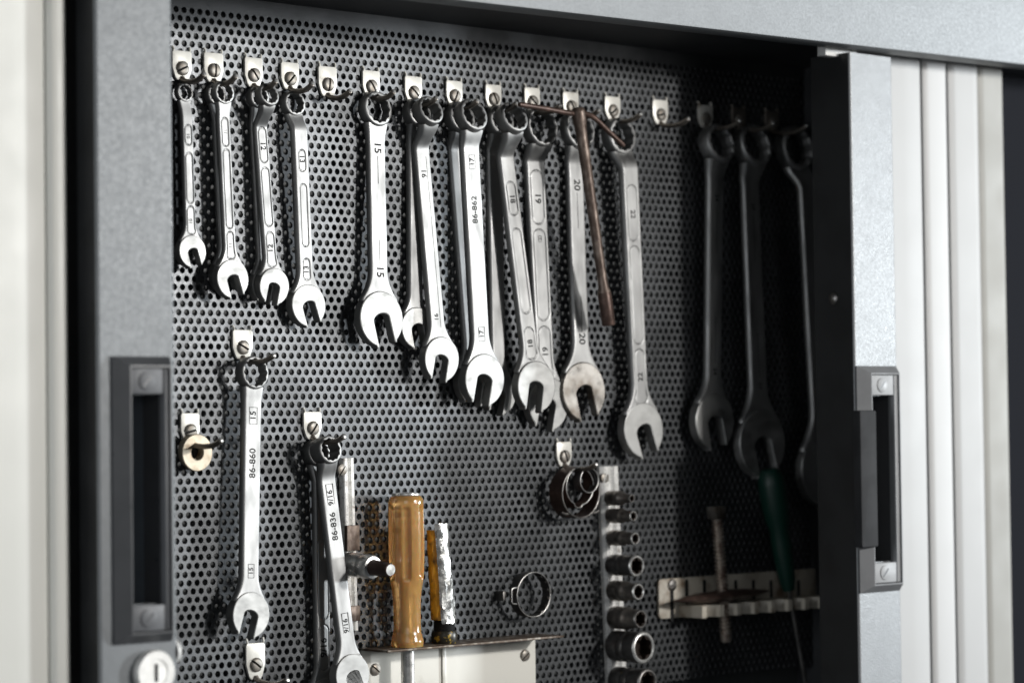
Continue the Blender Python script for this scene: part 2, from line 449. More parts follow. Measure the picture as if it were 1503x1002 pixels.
    mb = MB(); mb.box((x_l-.25, -(HS-12)*MM, zlo), (x_r+.03, -(HS-14)*MM, zhi)); mb.build('backing', M['blackpaint'], e)
    HS = HP-30
    # ---- right door
    xl = at(1254, 500, HP).x; xr = at(1316, 500, HP).x
    e2 = empty('shutter_door', ((xl+xr)/2, -.1, zlo), 'silver door edge with dark grip, white vertical slats beside it at the right', 'door')
    ztop = at(1270, 80, HP).z
    zhi = ztop
    hz1 = at(1283, 537, HP).z; hz0 = at(1290, 868, HP).z
    hx0 = at(1258, 700, HP).x; hx1 = at(1317, 700, HP).x-.001
    W = hx1-hx0
    ox0 = hx0+W*OPN[0]; ox1 = hx0+W*OPN[1]
    post(ox0, ox1, hz0+.021, hz1-.021, xl, xr, 'post', M['hammer_light'], M['blackpaint'], e2)
    h = handle(e2, hx0, hx1, hz0, hz1, plate='plastic_pale', bezel='plastic_mid')
    a = at(1264, 700, HP+9).x; b = at(1288, 700, HP+9).x
    mb = MB(); mb.prism(rrect(a, b, at(1270, 803, HP+8).z, at(1270, 602, HP+8).z, .0015), (HP+2)*MM, (HP+9)*MM, .001, lambda p, q, c: (p, -c, q))
    mb.build('grip_bar', M['grip'], h)
    c = at(1219, 438, HP-18)
    mb = MB(); mb.lathe((xl-.0001, c.y, c.z), (-1, 0, 0), [(.0045, 0), (.0042, .0012), (.003, .0022), (.0001, .0026)], 24, (False, False)); mb.build('rivet', M['dullsteel'], e2)
    zhi = ZB+.010
    b_ = [1318, 1362, 1400, 1446.5, 1486]
    xs = [at(p_, 540, HS).x for p_ in b_]; xs[0] = xl+.004
    for k in range(4):
        slat(e2, xs[k]+.0014, xs[k+1]-.0014, (M['white_less_lit'], M['white'], M['white_less_lit'], M['cream_dim'])[k], yf=-(HS-(2 if k == 3 else 0))*MM, bow=(.0003, .0005, .0002, .0002)[k], lip=.0018, ret=.004 if k == 0 else .018)  # tone per slat imitates how light falls on each
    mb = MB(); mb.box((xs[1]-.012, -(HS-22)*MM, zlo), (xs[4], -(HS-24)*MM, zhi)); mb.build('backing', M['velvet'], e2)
    # roller that carries the door in the track
    c = at(1222, 72, HP-14)
    mb = MB(); mb.box((c.x-.012, c.y-.004, ztop-.002), (c.x+.022, c.y+.004, ztop+.004), .0008); mb.build('track_guide', M['whiteplastic'], e2)
    # dark stile at the far right
    xs4 = xs[4]
    e3 = CAB
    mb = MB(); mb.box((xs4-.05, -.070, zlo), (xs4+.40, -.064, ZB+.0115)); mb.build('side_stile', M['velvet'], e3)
doors()

# ------------------------------------------------------------------ wall hooks
def hook(px, py0, py1, wpx, label, screw_ang, prong=26, mat='tab', tipup=6):
    """plate with its top edge at py0, bottom at py1, wpx wide; slotted screw; round prong turned up at its tip"""
    c = at(px, (py0+py1)/2, 1.5); H = (at(px, py0, 1.5).z-at(px, py1, 1.5).z); W = wpx*pxm(px, py0, 1.5)
    e = empty('wall_hook', (c.x, 0, c.z), label, 'hook', 'steel hooks screwed to the perforated wall')
    fr = wallframe((c.x, 0, c.z))
    mb = MB(); a = W/2
    poly = [(-a*.52, -H*.5), (a*.52, -H*.5), (a*.72, -H*.40), (a, -H*.10), (a, H*.44), (a*.86, H*.5), (-a*.86, H*.5), (-a, H*.44), (-a, -H*.10), (-a*.72, -H*.40)]
    mb.prism(poly, .5*MM, 2.3*MM, .35*MM, fr)
    for s in (-1, 1):                        # little claws hooked into the holes
        mb.tube([fr(s*a*.8, H*.44, 1.2*MM), fr(s*a*.86, H*.54, 2.0*MM), fr(s*a*.88, H*.62, 1.4*MM), fr(s*a*.88, H*.62, -1*MM)], .75*MM, 8)
    mb.build('plate', M[mat], e)
    mb = MB(); rs = 4.5*MM; sc = Vector((0, -H*.10, 0)); ang = R_(screw_ang)
    def frs(p, q, cc): 
        return fr(sc.x+p*math.cos(ang)-q*math.sin(ang), sc.y+p*math.sin(ang)+q*math.cos(ang), cc)
    for s in (0, 1):                         # two halves of the head leave the slot open
        g = .7*MM; t0 = math.asin(g/rs)
        arc = [(rs*math.cos(t), rs*math.sin(t)) for t in np.linspace(t0, math.pi-t0, 18)]
        if s: arc = [(-x, -y) for x, y in arc]
        loops = []
        for k, hh in ((1, 2.3), (1, 3.3), (.90, 3.9), (.65, 4.3), (.3, 4.5)):
            loops.append([frs(x*k, (y-(g if not s else -g))*k+(g if not s else -g), hh*MM) for x, y in arc])
        mb.loft(loops)
    so = mb.build('screw', M['screw'], e); fix_normals(so)
    mb = MB(); mb.lathe(frs(0, 0, 2.3*MM), (0, -1, 0), [(rs*.96, 0), (rs*.96, .5*MM)], 24); mb.build('slot_floor', M['stamp'], so)
    mb = MB(); b0 = -H*.5
    q = prong
    pts = [(0, b0+1.5*MM, 1.6*MM), (0, b0+.2*MM, 2.6*MM), (0, b0-1.0*MM, 5*MM), (0, b0-1.7*MM, 9*MM), (0, b0-2.2*MM, q*.50*MM), (0, b0-1.8*MM, q*.70*MM), (0, b0-.6*MM, q*.85*MM), (0, b0+.8*MM, q*.95*MM), (0, b0+1.6*MM, q*1.0*MM)]
    # smooth path
    sp = []
    for i in range(len(pts)-1):
        for t in (0, .33, .66):
            sp.append(tuple(pts[i][k]*(1-t)+pts[i+1][k]*t for k in range(3)))
    sp.append(pts[-1])
    rr = [2.1*MM]*(len(sp)-1)+[1.5*MM]
    mb.tube([fr(*p) for p in sp], rr, 12, flat=.8, updir=(0, 0, 1)); mb.build('prong', M['prong'], e)
    tp = fr(*sp[-1]); dv = (Vector(tp)-Vector(fr(*sp[-2]))).normalized()
    mb = MB(); mb.lathe(Vector(tp)+dv*.0001, dv, [(1.5*MM, 0), (1.25*MM, .5*MM), (.5*MM, .8*MM), (.01*MM, .85*MM)], 12, (False, False)); mb.build('prong_tip', M['bright'], e)
    return e
HK = [ # px centre, top, bottom, width, screw angle
 (266.5, 75, 118, 28, 25, 'cream hook plate holding the smallest wrench, leftmost of the top row'),
 (313, 78, 121, 28, 88, 'cream hook plate second from left of the top row, screw slot upright'),
 (371.7, 85, 128, 26, -52, 'cream hook plate third from left of the top row, above the wrench marked 12'),
 (425, 92, 132, 26, 48, 'speckled cream hook plate fourth from left of the top row'),
 (480.2, 98, 142, 26.5, 85, 'empty cream hook with bare brown prong between the fourth and fifth hanging wrenches'),
 (544.2, 104, 143, 25, -55, 'cream hook plate holding the wrench marked 15 in the top row'),
 (606.2, 112.3, 152, 25, -42, 'cream hook plate above the wrench with one long groove'),
 (666.2, 119, 156, 23.6, 66, 'cream hook plate above the wrench marked 17 and its number 86-862'),
 (723.5, 124.5, 160, 23, -66, 'cream hook plate above the wrench marked 18'),
 (780.5, 129, 164, 22.5, -40, 'cream hook plate half hidden behind the end of the rusty cross bar'),
 (837, 135.5, 171, 22.5, -60, 'cream hook plate behind the top of the rusty socket wrench'),
 (898.5, 142, 176.5, 22.3, 35, 'cream hook plate above the rightmost brightly lit wrench'),
 (968.6, 147, 183, 22.2, 15, 'empty cream hook just left of the dark corner'),
 (1035, 154.5, 187, 21, 70, 'dim hook plate in the shade above the first dark wrench'),
 (1084, 159, 190, 20, 40, 'hook in the darkest corner above the second dark wrench'),
 (1133, 164, 194, 20, 10, 'hook in the darkest corner above the third dark wrench beside the door post'),
 (355.5, 484, 527, 29, -28, 'cream hook plate of the middle row holding the wrench numbered 86-860'),
 (278.5, 606, 650, 27, 12, 'worn flaking hook plate holding two washers at the left'),
 (458, 604, 644, 26, 52, 'cream hook plate holding the two inch-size wrenches marked 9/16'),
 (827.3, 648, 684, 22, -68, 'cream hook plate holding the bundle of hose clamps'),
 (374.5, 943, 996, 27.5, -36, 'stained hook plate with bare prong at the bottom edge of the picture'),
]
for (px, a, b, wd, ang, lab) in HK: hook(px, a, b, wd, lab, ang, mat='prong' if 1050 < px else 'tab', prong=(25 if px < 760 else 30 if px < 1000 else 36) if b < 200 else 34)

# ------------------------------------------------------------------ combination wrenches
def bihex(ri, t):
    def hx(a): return ri/math.cos(((a+math.pi/6) % (math.pi/3))-math.pi/6)
    return max(hx(t), hx(t+math.pi/6))

def text_mesh(txt, size, depth=.12*MM):
    cu = bpy.data.curves.new('stamp_text', 'FONT'); cu.body = txt; cu.size = size; cu.align_x = 'CENTER'; cu.align_y = 'CENTER'
    cu.extrude = depth/2; cu.offset = size*.018; cu.resolution_u = 3
    o = bpy.data.objects.new('tmp', cu); COL.objects.link(o)
    dg = bpy.context.evaluated_depsgraph_get()
    me = bpy.data.meshes.new_from_object(o.evaluated_get(dg))
    bpy.data.objects.remove(o); bpy.data.curves.remove(cu)
    me.materials.clear(); me.materials.append(M['stamp'])
    return me

def wrench(label, ring, rw, opn, hw, shaft, hr, ho, T=8, phi=1, k=0.0, tau=6, th=5.0, carts=(), marks=(), lines=(), mat='chrome', face='face', group='combination wrenches hanging on the wall', cw=.30, slot=.38, ringfill=.70, taper=0.0):
    """ring / opn: front centres in photograph pixels; rw, hw: their widths; hr, ho: their distance in front of the wall (mm)"""
    fr_ = at(ring[0], ring[1], hr); fo = at(opn[0], opn[1], ho)
    thh = max(5.5, th+1.8)*MM; T = T*MM; th = th*MM
    Pr = fr_+Vector((0, T/2, 0)); Po = fo+Vector((0, thh/2, 0))
    Ro = rw*pxm(*ring, hr)/2; Rh = hw*pxm(*opn, ho)/2
    w0 = shaft[0]*pxm(ring[0], ring[1]+60, hr)/2; w1 = shaft[1]*pxm(opn[0], opn[1], ho)/2
    s = (Po-Pr); L = s.length; s.normalize()
    n = Vector((0, -1, 0)); n = (n-s*n.dot(s)).normalized()
    v = n.cross(s)                    # points right
    if v.x < 0: v = -v
    mw = Matrix.Identity(4)
    for i, c in enumerate((v, -n, -s)):
        for j in range(3): mw[j][i] = c[j]
    mw.translation = Pr
    e = empty('combination_wrench', Pr, label, 'wrench', group); e.matrix_world = mw
    fl = lambda a, b, c: (a, -c, b)   # a right, b up, c out
    K = k*MM
    Ri = Ro*ringfill
    zc0 = -Ro*.75; zc1 = -(Ro*1.0+max(10*MM, abs(K)*1.55))
    zt = math.tan(R_(tau))
    def cofs(z):
        # depth of the shank's middle line
        t = sstep(zc0, zc1, z)
        u = 0 if z > zc1 else (zc1-z)/(L+zc1)
        return -K*t*(1-u)+(-z*zt*(1-t) if abs(K) < 1e-9 else 0)*.0
    # ---- ring end
    mb = MB(); N = 72; tr = R_(tau)
    def rf(x, y, c):                  # tilt about the sideways axis: front face turned up by tau
        return fl(x, y*math.cos(tr)+c*math.sin(tr), -y*math.sin(tr)+c*math.cos(tr))
    bev = min(.0012, Ro*.09); ib = Ro*.05
    prof = []
    for (kind, d, c) in (('i', 0, -T/2+ib), ('i', ib, -T/2), ('o', bev, -T/2), ('o', bev*.3, -T/2+bev*.4), ('o', 0, -T/2+bev), ('o', 0, T/2-bev*1.6), ('o', bev*.35, T/2-bev*.5), ('o', bev, T/2), ('i', ib, T/2), ('i', 0, T/2-ib), ('i', 0, -T/2+ib)):
        lp = []
        for q in range(N):
            t = 2*math.pi*q/N+R_(15)
            r = (bihex(Ri, t)+d) if kind == 'i' else Ro-d
            if kind == 'i' and r > Ro-bev*1.2: r = Ro-bev*1.2
            lp.append(rf(r*math.cos(t), r*math.sin(t), c))
        prof.append(lp)
    mb.loft(prof, True, (False, False))
    o = mb.build('ring_end', M[mat], e, inv=1, smooth=40); fix_normals(o)
    # ---- shank
    zs = -(Ri+(Ro-Ri)*.35); ze = -(L-Rh*.62)
    step = .5*MM if carts else 2.0*MM
    nz = max(8, int((zs-ze)/step)); loops = []
    nf = 36 if carts else 14
    rngs = []
    for (pa, pb) in carts:
        rngs.append((-(pa-ring[1])/(opn[1]-ring[1])*L, -(pb-ring[1])/(opn[1]-ring[1])*L))
    def width(z):
        u = (z-zs)/(ze-zs)
        wv = w0*(1-u)+w1*u
        d = L+z                       # distance from the open end's centre
        fl_ = max(0, min(1, (1.75*Rh-d)/(1.05*Rh)))
        wv += (Rh*.86-wv)*(fl_**2.0) if Rh*.86 > wv else 0
        dr = -z
        fr2 = max(0, min(1, (Ro*1.9-dr)/(Ro*1.25)))
        wv += (Ro*.84-wv)*(fr2**1.6) if Ro*.84 > wv else 0
        return wv
    def rec(z, x, wv):
        hwid = cw*2.0*wv
        for za, zb in rngs:
            if za+.001 > z > zb-.001:
                rr = hwid*.98
                cz = (za+zb)/2; hz = (za-zb)/2
                dx = max(0, abs(x)-(hwid-rr)); dz = max(0, abs(z-cz)-(hz-rr))
                sd = math.hypot(dx, dz)-rr
                # narrow groove round a raised field
                g = max(0, 1-abs(sd)/.00055)
                return .00050*g+(.00018 if sd < 0 else 0)
        return 0
    for i in range(nz+1):
        z = zs+(ze-zs)*i/nz
        wv = width(z); c = cofs(z); dcz = (cofs(z+.0005)-cofs(z-.0005))/.001
        t_ = th/2*math.sqrt(1+dcz*dcz)
        # thicker toward the ring
        t_ += (T*.40-th/2)*(max(0, min(1, (Ro*1.6+z)/(Ro*.9)))) if T*.40 > th/2 else 0
        rr = min(t_*.62, wv*.45)
        lp = []
        xs_ = np.linspace(-(wv-rr), wv-rr, nf)
        for x in xs_: lp.append(fl(x, z, c+t_-rec(z, x, wv)))
        for q in (22, 45, 67, 90, 113, 135, 158): 
            a = R_(90-q); 
            ry = t_
            lp.append(fl(wv-rr+rr*math.cos(a), z, c+(t_)*math.sin(a) if True else 0))
        for x in (wv-rr, 0, -(wv-rr)): lp.append(fl(x, z, c-t_))
        for q in (22, 45, 67, 90, 113, 135, 158):
            a = R_(270-q); lp.append(fl(-(wv-rr)+rr*math.cos(a), z, c+t_*math.sin(a)))
        loops.append(lp)
    mb = MB(); mb.loft(loops); o = mb.build('shank', M[mat], e, inv=1, smooth=50); fix_normals(o)
    # ---- open end
    mb = MB(); ph = R_(15*phi); a = slot
    pts = []
    yb = -.16
    tips = [(a, .93)]
    for y in np.linspace(.80, yb+a*.55, 8): tips.append((a*(1-.02*(1-y)), y))
    for t in np.linspace(0, 180, 13)[1:-1]:
        tips.append((a*math.cos(R_(t)), yb+a*.55-a*.62*math.sin(R_(t))))
    for y in np.linspace(yb+a*.55, .80, 8): tips.append((-a*(1-.02*(1-y)), y))
    tips.append((-a, .93)); tips.append((-a-.05, .985)); tips.append((-a-.11, .97))
    t0 = 118
    for t in np.linspace(t0+2, 360+60, 60):
        x = math.cos(R_(t)); y = math.sin(R_(t))
        tips.append((x*(1+.02*max(0, -y)), y*1.02 if y > 0 else y))
    tips.append((a+.11, .97)); tips.append((a+.05, .985))
    # tips: y down; turn and flip to b up, keep counter-clockwise
    poly = []
    for x, y in tips:
        xr = x*math.cos(ph)+y*math.sin(ph); yr = -x*math.sin(ph)+y*math.cos(ph)
        poly.append((xr*Rh, -yr*Rh))
    ar = sum(poly[i-1][0]*poly[i][1]-poly[i][0]*poly[i-1][1] for i in range(len(poly)))
    if ar < 0: poly.reverse()
    bv = min(.0009, Rh*.045)
    mb.prism(poly, -thh/2, thh/2, bv, lambda p, q, c: fl(p, q-L, c))
    o = mb.build('open_end', M[face], e, inv=1, smooth=20); fix_normals(o)
    # ---- stamped marks
    def zof(py): return -(py-ring[1])/(opn[1]-ring[1])*L
    for mk in marks:
        txt, py, size, rd = mk[:4]; box = len(mk) > 4 and mk[4]
        z = zof(py); off = mk[5]*MM if len(mk) > 5 else 0
        me = text_mesh(txt, size*MM)
        if txt.startswith('86'): me.materials[0] = M['stamp_soft']
        dcz = (cofs(z+.003)-cofs(z-.003))/.006
        c = cofs(z)+th/2*math.sqrt(1+dcz*dcz)-(.00018 if any(za > z > zb for za, zb in rngs) else 0)+.00003
        # text lies in its own xy plane; bring it on to the front face
        ang = R_(-90 if rd < 0 else 90)
        X = Vector((math.cos(ang), 0, math.sin(ang))); Y = Vector((-math.sin(ang), 0, math.cos(ang)))
        if mk[3] in (-1, 1): pass
        Zc = Vector((0, -1, 0))
        m4 = Matrix.Identity(4)
        for i_, cc in enumerate((X, Y, Zc)):
            for j_ in range(3): m4[j_][i_] = cc[j_]
        m4.translation = Vector((off, -c, z))
        me.transform(m4)
        for vt in me.vertices:
            zz_ = vt.co.z; dd = (cofs(zz_+.002)-cofs(zz_-.002))/.004
            vt.co.y = vt.co.y+c-(cofs(zz_)+th/2*math.sqrt(1+dd*dd)-(.00018 if rngs and any(za > z > zb for za, zb in rngs) else 0)+.00003)
        so = bpy.data.objects.new('stamp', me); COL.objects.link(so); so.parent = e
        if box:
            bw, bh = size*MM*.62*len(txt)*.55+.0012, size*MM*.52
            mb = MB(); 
            for (x0, x1, z0, z1) in ((-bh, bh, -bw, -bw+.0003), (-bh, bh, bw-.0003, bw), (-bh, -bh+.0003, -bw, bw), (bh-.0003, bh, -bw, bw)):
                mb.box((off+x0, -c-.00008, z+z0), (off+x1, -c+.0001, z+z1))
            mb.build('stamp_frame', M['stamp'], e, inv=1, smooth=0)
    for (pa, pb, xo, wd) in lines:
        za, zb = zof(pa), zof(pb); mb = MB()
        n_ = 8
        for i in range(n_):
            z1 = za+(zb-za)*i/n_; z2 = za+(zb-za)*(i+1)/n_
            c1 = cofs(z1)+th/2+.00005; c2 = cofs(z2)+th/2+.00005
            k0 = len(mb.v); mb.v += [(xo*MM-wd*MM/2, -c1, z1), (xo*MM+wd*MM/2, -c1, z1), (xo*MM+wd*MM/2, -c2, z2), (xo*MM-wd*MM/2, -c2, z2)]
            mb.f.append((k0, k0+1, k0+2, k0+3))
        mb.build('groove_line', M['stamp'], e, inv=1, smooth=0)
    return e

D = -1; U = 1     # stamps read downwards / upwards
wrench('smallest steel wrench at the far left, hanging beside the left door edge', (272.5, 136), 23, (283, 369), 39, (16, 16.5), 6, 9, T=4.5, phi=1, k=-1.5, tau=4, th=3.6, carts=((184, 213), (225, 298), (303, 344)), marks=(('10', 200, 3.4, D), ('10', 325, 3.4, U)))
wrench('dark wrench hidden behind the second wrench from the left, only its left edge showing', (319, 139), 26, (334, 404), 42, (17, 17), 5, 6, T=5, phi=1, k=-2, tau=4, th=3.8)
wrench('steel wrench second from the left with pointed long panels, in front of another', (330.5, 136), 28, (342, 409), 46, (18, 18), 14, 15, T=5.5, phi=1, k=1, tau=2, th=4, carts=((173, 214), (219, 335), (340, 380)), marks=(('11', 193, 3.2, D), ('11', 360, 3.2, U)), cw=.26)
wrench('dark wrench hidden behind the wrench marked 12, only its left edge showing', (382, 143), 27, (392, 419), 42, (18, 18), 7, 6, T=6, phi=-1, k=3, tau=4, th=4)
wrench('steel wrench marked 12 with its ring bent forward, third lit wrench from the left', (396, 140), 28, (403, 420), 43, (18.5, 19), 19, 14, T=6.5, phi=-1, k=8.0, tau=18, th=4.2, carts=((186, 237), (245, 331), (340, 391)), marks=(('12', 213, 5.6, D), ('12', 364, 5.6, U)))
wrench('steel wrench marked 13 with ring bent back, beside the empty hook', (434, 152), 30, (453.5, 448), 49, (22, 22), 8, 10, T=7, phi=1, k=-4.5, tau=5, th=5, carts=((221, 252), (271, 362), (380, 411)), marks=(('13', 234, 5.4, D), ('13', 396, 5.4, U)), cw=.22)
wrench('smooth steel wrench stamped 15 with engraved lines, to the right of the empty hook', (556, 160), 40.5, (560.5, 468), 63, (25, 25.5), 10, 14, T=8, phi=1, k=0.5, tau=5, th=5, marks=(('15', 217, 8.0, D), ('15', 399, 8.0, D)), lines=((229, 270, 0, .55), (352, 388, 0, .5)), slot=.37)
wrench('shaded wrench with bright left rim behind the wrench marked 16', (617, 166), 33, (613, 481), 46, (21, 20), 9, 9, T=8, phi=1, k=2, tau=10, th=5)
wrench('steel wrench marked 16 with one long groove and ring bent forward', (634, 164), 34, (649, 527), 50, (21.5, 22), 21, 17, T=9, phi=-1, k=9.0, tau=22, th=5, marks=(('16', 253, 6.0, D, False, -1.0), ('16', 465, 5.0, U, False, -1.0)), lines=((228, 480, 2.2, .35),))
wrench('dark wrench hidden behind the wrench numbered 86-862', (680, 173), 36, (700, 560), 52, (23, 23), 9, 8, T=8.5, phi=-1, k=6, tau=15, th=5)
wrench('smooth steel wrench numbered 86-862 and boxed 17, ring tilted upward', (697, 170), 38, (712, 557), 57, (25.5, 25), 23, 19, T=9, phi=-1, k=3, tau=18, th=5.4, marks=(('17', 237, 5.4, U, True), ('86-862', 307, 6.6, U), ('17', 490, 5.4, U, True)))
wrench('dark wrench behind the wrench marked 18, jaw showing below left of it', (738, 178), 35, (735, 577), 46, (22, 20), 9, 8, T=8.5, phi=-1, k=5, tau=12, th=5)
wrench('steel wrench marked 18 leaning to the right across the wrench marked 19', (757, 174), 36, (788, 567), 55, (22, 24), 24.5, 22, T=9, phi=-1, k=9.5, tau=22, th=5, carts=((265, 314), (334, 459), (480, 527)), marks=(('18', 290, 6.2, D), ('18', 504, 6.2, U)), cw=.28)
wrench('steel wrench marked 19 with wide oblong panels behind the wrench marked 18', (798, 186), 43.5, (806, 592), 58, (28, 26), 13, 10, T=9, phi=-1, k=6.5, tau=8, th=5.2, carts=((249, 328), (336, 470), (479, 560)), marks=(('19', 290, 7.6, D), ('C', 350, 3.0, D, True), ('19', 516, 7.0, U)), cw=.32, ringfill=.76)
wrench('worn stained wrench stamped 20 hanging behind the rusty socket wrench', (853, 191), 42, (858, 574), 62, (23, 23.5), 12.5, 13, T=8, phi=1, k=4, tau=8, th=5, marks=(('20', 271, 8.2, D), ('20', 497, 8.2, D)), lines=((282, 335, 0, .5), (435, 487, .3, .5)), mat='chrome', face='worn', ringfill=.74)
wrench('steel wrench marked 22 with ring bent back, rightmost of the brightly lit wrenches', (915, 200), 39, (945.5, 631), 57, (25, 22.5), 13, 14, T=10, phi=1, k=-7.0, tau=4, th=6, carts=((273, 354), (362, 505), (513, 594)), marks=(('22', 315, 6.4, D), ('22', 553, 6.4, U)), cw=.29)
wrench('first dark wrench from the left in the shaded right corner', (1060, 211), 40, (1050, 618), 56, (22, 21), 18, 14, T=11, phi=1, k=2, tau=12, th=6, marks=(('24', 290, 5.4, D), ('24', 545, 5.4, D)), lines=((302, 372, 0, .5), (465, 532, 0, .5)))
wrench('second dark wrench from the left in the shaded right corner, above the green handle', (1112, 214), 43, (1120, 650), 66, (23, 24), 18, 16, T=11, phi=1, k=4, tau=12, th=6, marks=(('27', 303, 5.4, D), ('27', 566, 5.4, D)), lines=((316, 384, 0, .5), (488, 552, 0, .5)))
wrench('third dark wrench from the left, half hidden by the right door post', (1174, 218), 44, (1212, 690), 68, (25, 24), 14, 16, T=11, phi=1, k=-9, tau=5, th=6)
wrench('large flat wrench numbered 86-860 hanging alone in the middle row at left', (375.5, 547), 39.5, (369, 902), 54, (27, 26), 15.5, 17, T=8.5, phi=-1, k=.5, tau=4, th=5.6, marks=(('15', 610, 6.0, U, True), ('86-860', 680, 6.6, U), ('15', 838, 4.6, U, True)), ringfill=.74)
wrench('dark-edged wrench with 9/16 in an oblong panel behind the wrench numbered 86-836', (470, 665), 32, (478, 1024), 46, (21, 21), 8, 8, T=9, phi=1, k=-3, tau=5, th=5, carts=((790, 908), (917, 984)), marks=(('9/16', 950, 7.0, U),), cw=.34)
wrench('bright wrench numbered 86-836 and boxed 9/16, its jaw cut off by the bottom edge', (486, 661), 32.5, (518, 991), 49, (24, 24), 21.5, 22, T=11, phi=1, k=3, tau=8, th=5.4, marks=(('9/16', 730, 5.6, U, True), ('86-836', 772, 6.4, U), ('9/16', 918, 5.2, U, True)), slot=.40)

# ------------------------------------------------------------------ washers on the left hook
def ringdisc(mb, c, ro, ri, t, n=40, bev=.0004, axis=(0, -1, 0)):
    mb.lathe(c, axis, [(ri, 0), (ro-bev, 0), (ro, bev), (ro, t-bev), (ro-bev, t), (ri+bev, t), (ri, t-bev), (ri, 0)], n, (False, False))
for (px, py, h, W, lab) in ((286.5, 662, 4.0, 43, 'brass washer at the back of the pair on the leftmost lower hook'), (290, 664, 8.0, 44.5, 'brass washer in front of the pair on the leftmost lower hook')):
    c = at(px, py, h); ro = W/2*pxm(px, py, h); mb = MB(); ringdisc(mb, (c.x, c.y+.003, c.z), ro, ro*.40, .003)
    o = mb.build('washer', M['washer'], None, org=tuple(c)); fix_normals(o); tag(o, lab, 'washer', 'washers on the hook')

# ------------------------------------------------------------------ hose clamps
def clamp(label, px, py, r, h0, h1, mat, wall=.8, ears=False, slots=False, loop=False, bump=False):
    c = at(px, py, h1); cx, cz = c.x, c.z
    e = empty('hose_clamp', (cx, 0, cz), label, 'hose clamp', 'hose clamps on the wall')
    mb = MB(); r *= MM; n = 56; lo = []
    prof = [(r, h0), (r, h1-.3), (r-wall*.3*MM, h1), (r-wall*.7*MM, h1), (r-wall*MM, h1-.3), (r-wall*MM, h0), (r, h0)]
    for rr, h in prof:
        lp = []
        for q in range(n):
            t = 2*math.pi*q/n
            k = 1.0
            if bump: k += .16*max(0, 1-abs(((math.degrees(t)-262+180) % 360)-180)/17)**.35
            wob = 1+.012*math.sin(2*t+1)
            lp.append((cx+rr*k*wob*math.cos(t), -h*MM, cz+rr*k*wob*math.sin(t)))
        lo.append(lp)
    mb.loft(lo, True, (False, False)); o = mb.build('band', M[mat], e); fix_normals(o)
    mb = MB(); pth = []                      # bright edge along the front rim
    for q in range(72):
        t = 2*math.pi*q/72; k = 1.0
        if bump: k += .16*max(0, 1-abs(((math.degrees(t)-262+180) % 360)-180)/17)**.35
        rr = (r-wall*.5*MM)*k*(1+.012*math.sin(2*t+1))
        pth.append((cx+rr*math.cos(t), -(h1+.1)*MM, cz+rr*math.sin(t)))
    mb.tube(pth, (.34 if wall < .85 else .6)*MM, 8, closed=True)
    mb.build('rim', M['wire' if wall < .85 else 'dullsteel'], e)
    if ears:
        for a in (-128, -52):
            mb = MB(); d = Vector((math.cos(R_(a)), 0, math.sin(R_(a)))); t = Vector((-d.z, 0, d.x))*(1 if a < -90 else -1)
            b = Vector((cx, -(h1-1)*MM, cz))+d*r
            p = [b, b+d*.002-t*.0022, b+d*.0035-t*.006]
            mb.tube([q for q in p], 1.0*MM, 8); mb.build('ear', M['dullsteel'], e)
    if slots:
        for k in range(6):
            a = R_(-55+22*k); d = Vector((math.cos(a), 0, math.sin(a))); t = Vector((-d.z, 0, d.x)); b = Vector((cx, -(h0+h1)*.5*MM, cz))+d*(r-wall*MM-.0002)
            mb = MB(); y = Vector((0, 1, 0))
            q = [b+t*.0008-y*.0028, b-t*.0008-y*.0028, b-t*.0008+y*.0028, b+t*.0008+y*.0028]
            mb.loft([q, [p-d*.0004 for p in q]]); o = mb.build('band_tooth', M['dullsteel'], e); fix_normals(o)
    if loop:
        x = cx-r; y = -(h1-.2)*MM
        mb = MB(); mb.tube([(x, y, cz+.0055), (x-.0035, y, cz+.0052), (x-.0045, y, cz+.004), (x-.0045, y, cz-.004), (x-.0035, y, cz-.0052), (x, y, cz-.0055)], .5*MM, 8); mb.build('wire_loop', M['bright'], e)
        mb = MB(); mb.box((x-.008, -.009, cz-.0032), (x-.0052, -.0005, cz+.0032), .0005); mb.build('screw_housing', M['dullsteel'], e)
    return e
clamp('largest brown hose clamp with two ears hanging on the hook beside the socket rail', 852.5, 722.5, 18.0, 6, 18.7, 'rustdark', .9, ears=True)
clamp('thin bright hose clamp with a kink at its bottom inside the largest clamp', 851, 713.5, 13.2, 8, 18, 'rustdark', .5, bump=True)
clamp('small thin wire clamp at the upper right inside the largest clamp', 865, 704.5, 8.8, 15, 22, 'black_ox', .5)
clamp('single bright hose clamp on the wall between the taped handle and the sockets', 783.5, 872, 15.6, 6.5, 14, 'black_ox', .7, slots=True, loop=True)

# ------------------------------------------------------------------ rails with sockets
def slotted_screw(par, c, r, ang, mat='screw'):
    """round head with an open slot on the face at point c"""
    mb = MB(); a = R_(ang)
    def f(p, q, cc): return (c[0]+p*math.cos(a)-q*math.sin(a), c[1]-cc, c[2]+p*math.sin(a)+q*math.cos(a))
    g = r*.13
    for s in (0, 1):
        t0 = math.asin(g/r); arc = [(r*math.cos(t), r*math.sin(t)) for t in np.linspace(t0, math.pi-t0, 18)]
        if s: arc = [(-x, -y) for x, y in arc]
        sg = -g if s else g
        mb.loft([[f(x*k, (y-sg)*k+sg, hh) for x, y in arc] for k, hh in ((1, 0), (1, r*.2), (.9, r*.38), (.6, r*.5), (.25, r*.54))])
    mb.lathe(f(0, 0, 0), (0, -1, 0), [(r*.97, 0), (r*.97, r*.08)], 24)
    o = mb.build('screw', M[mat], par); fix_normals(o); return o
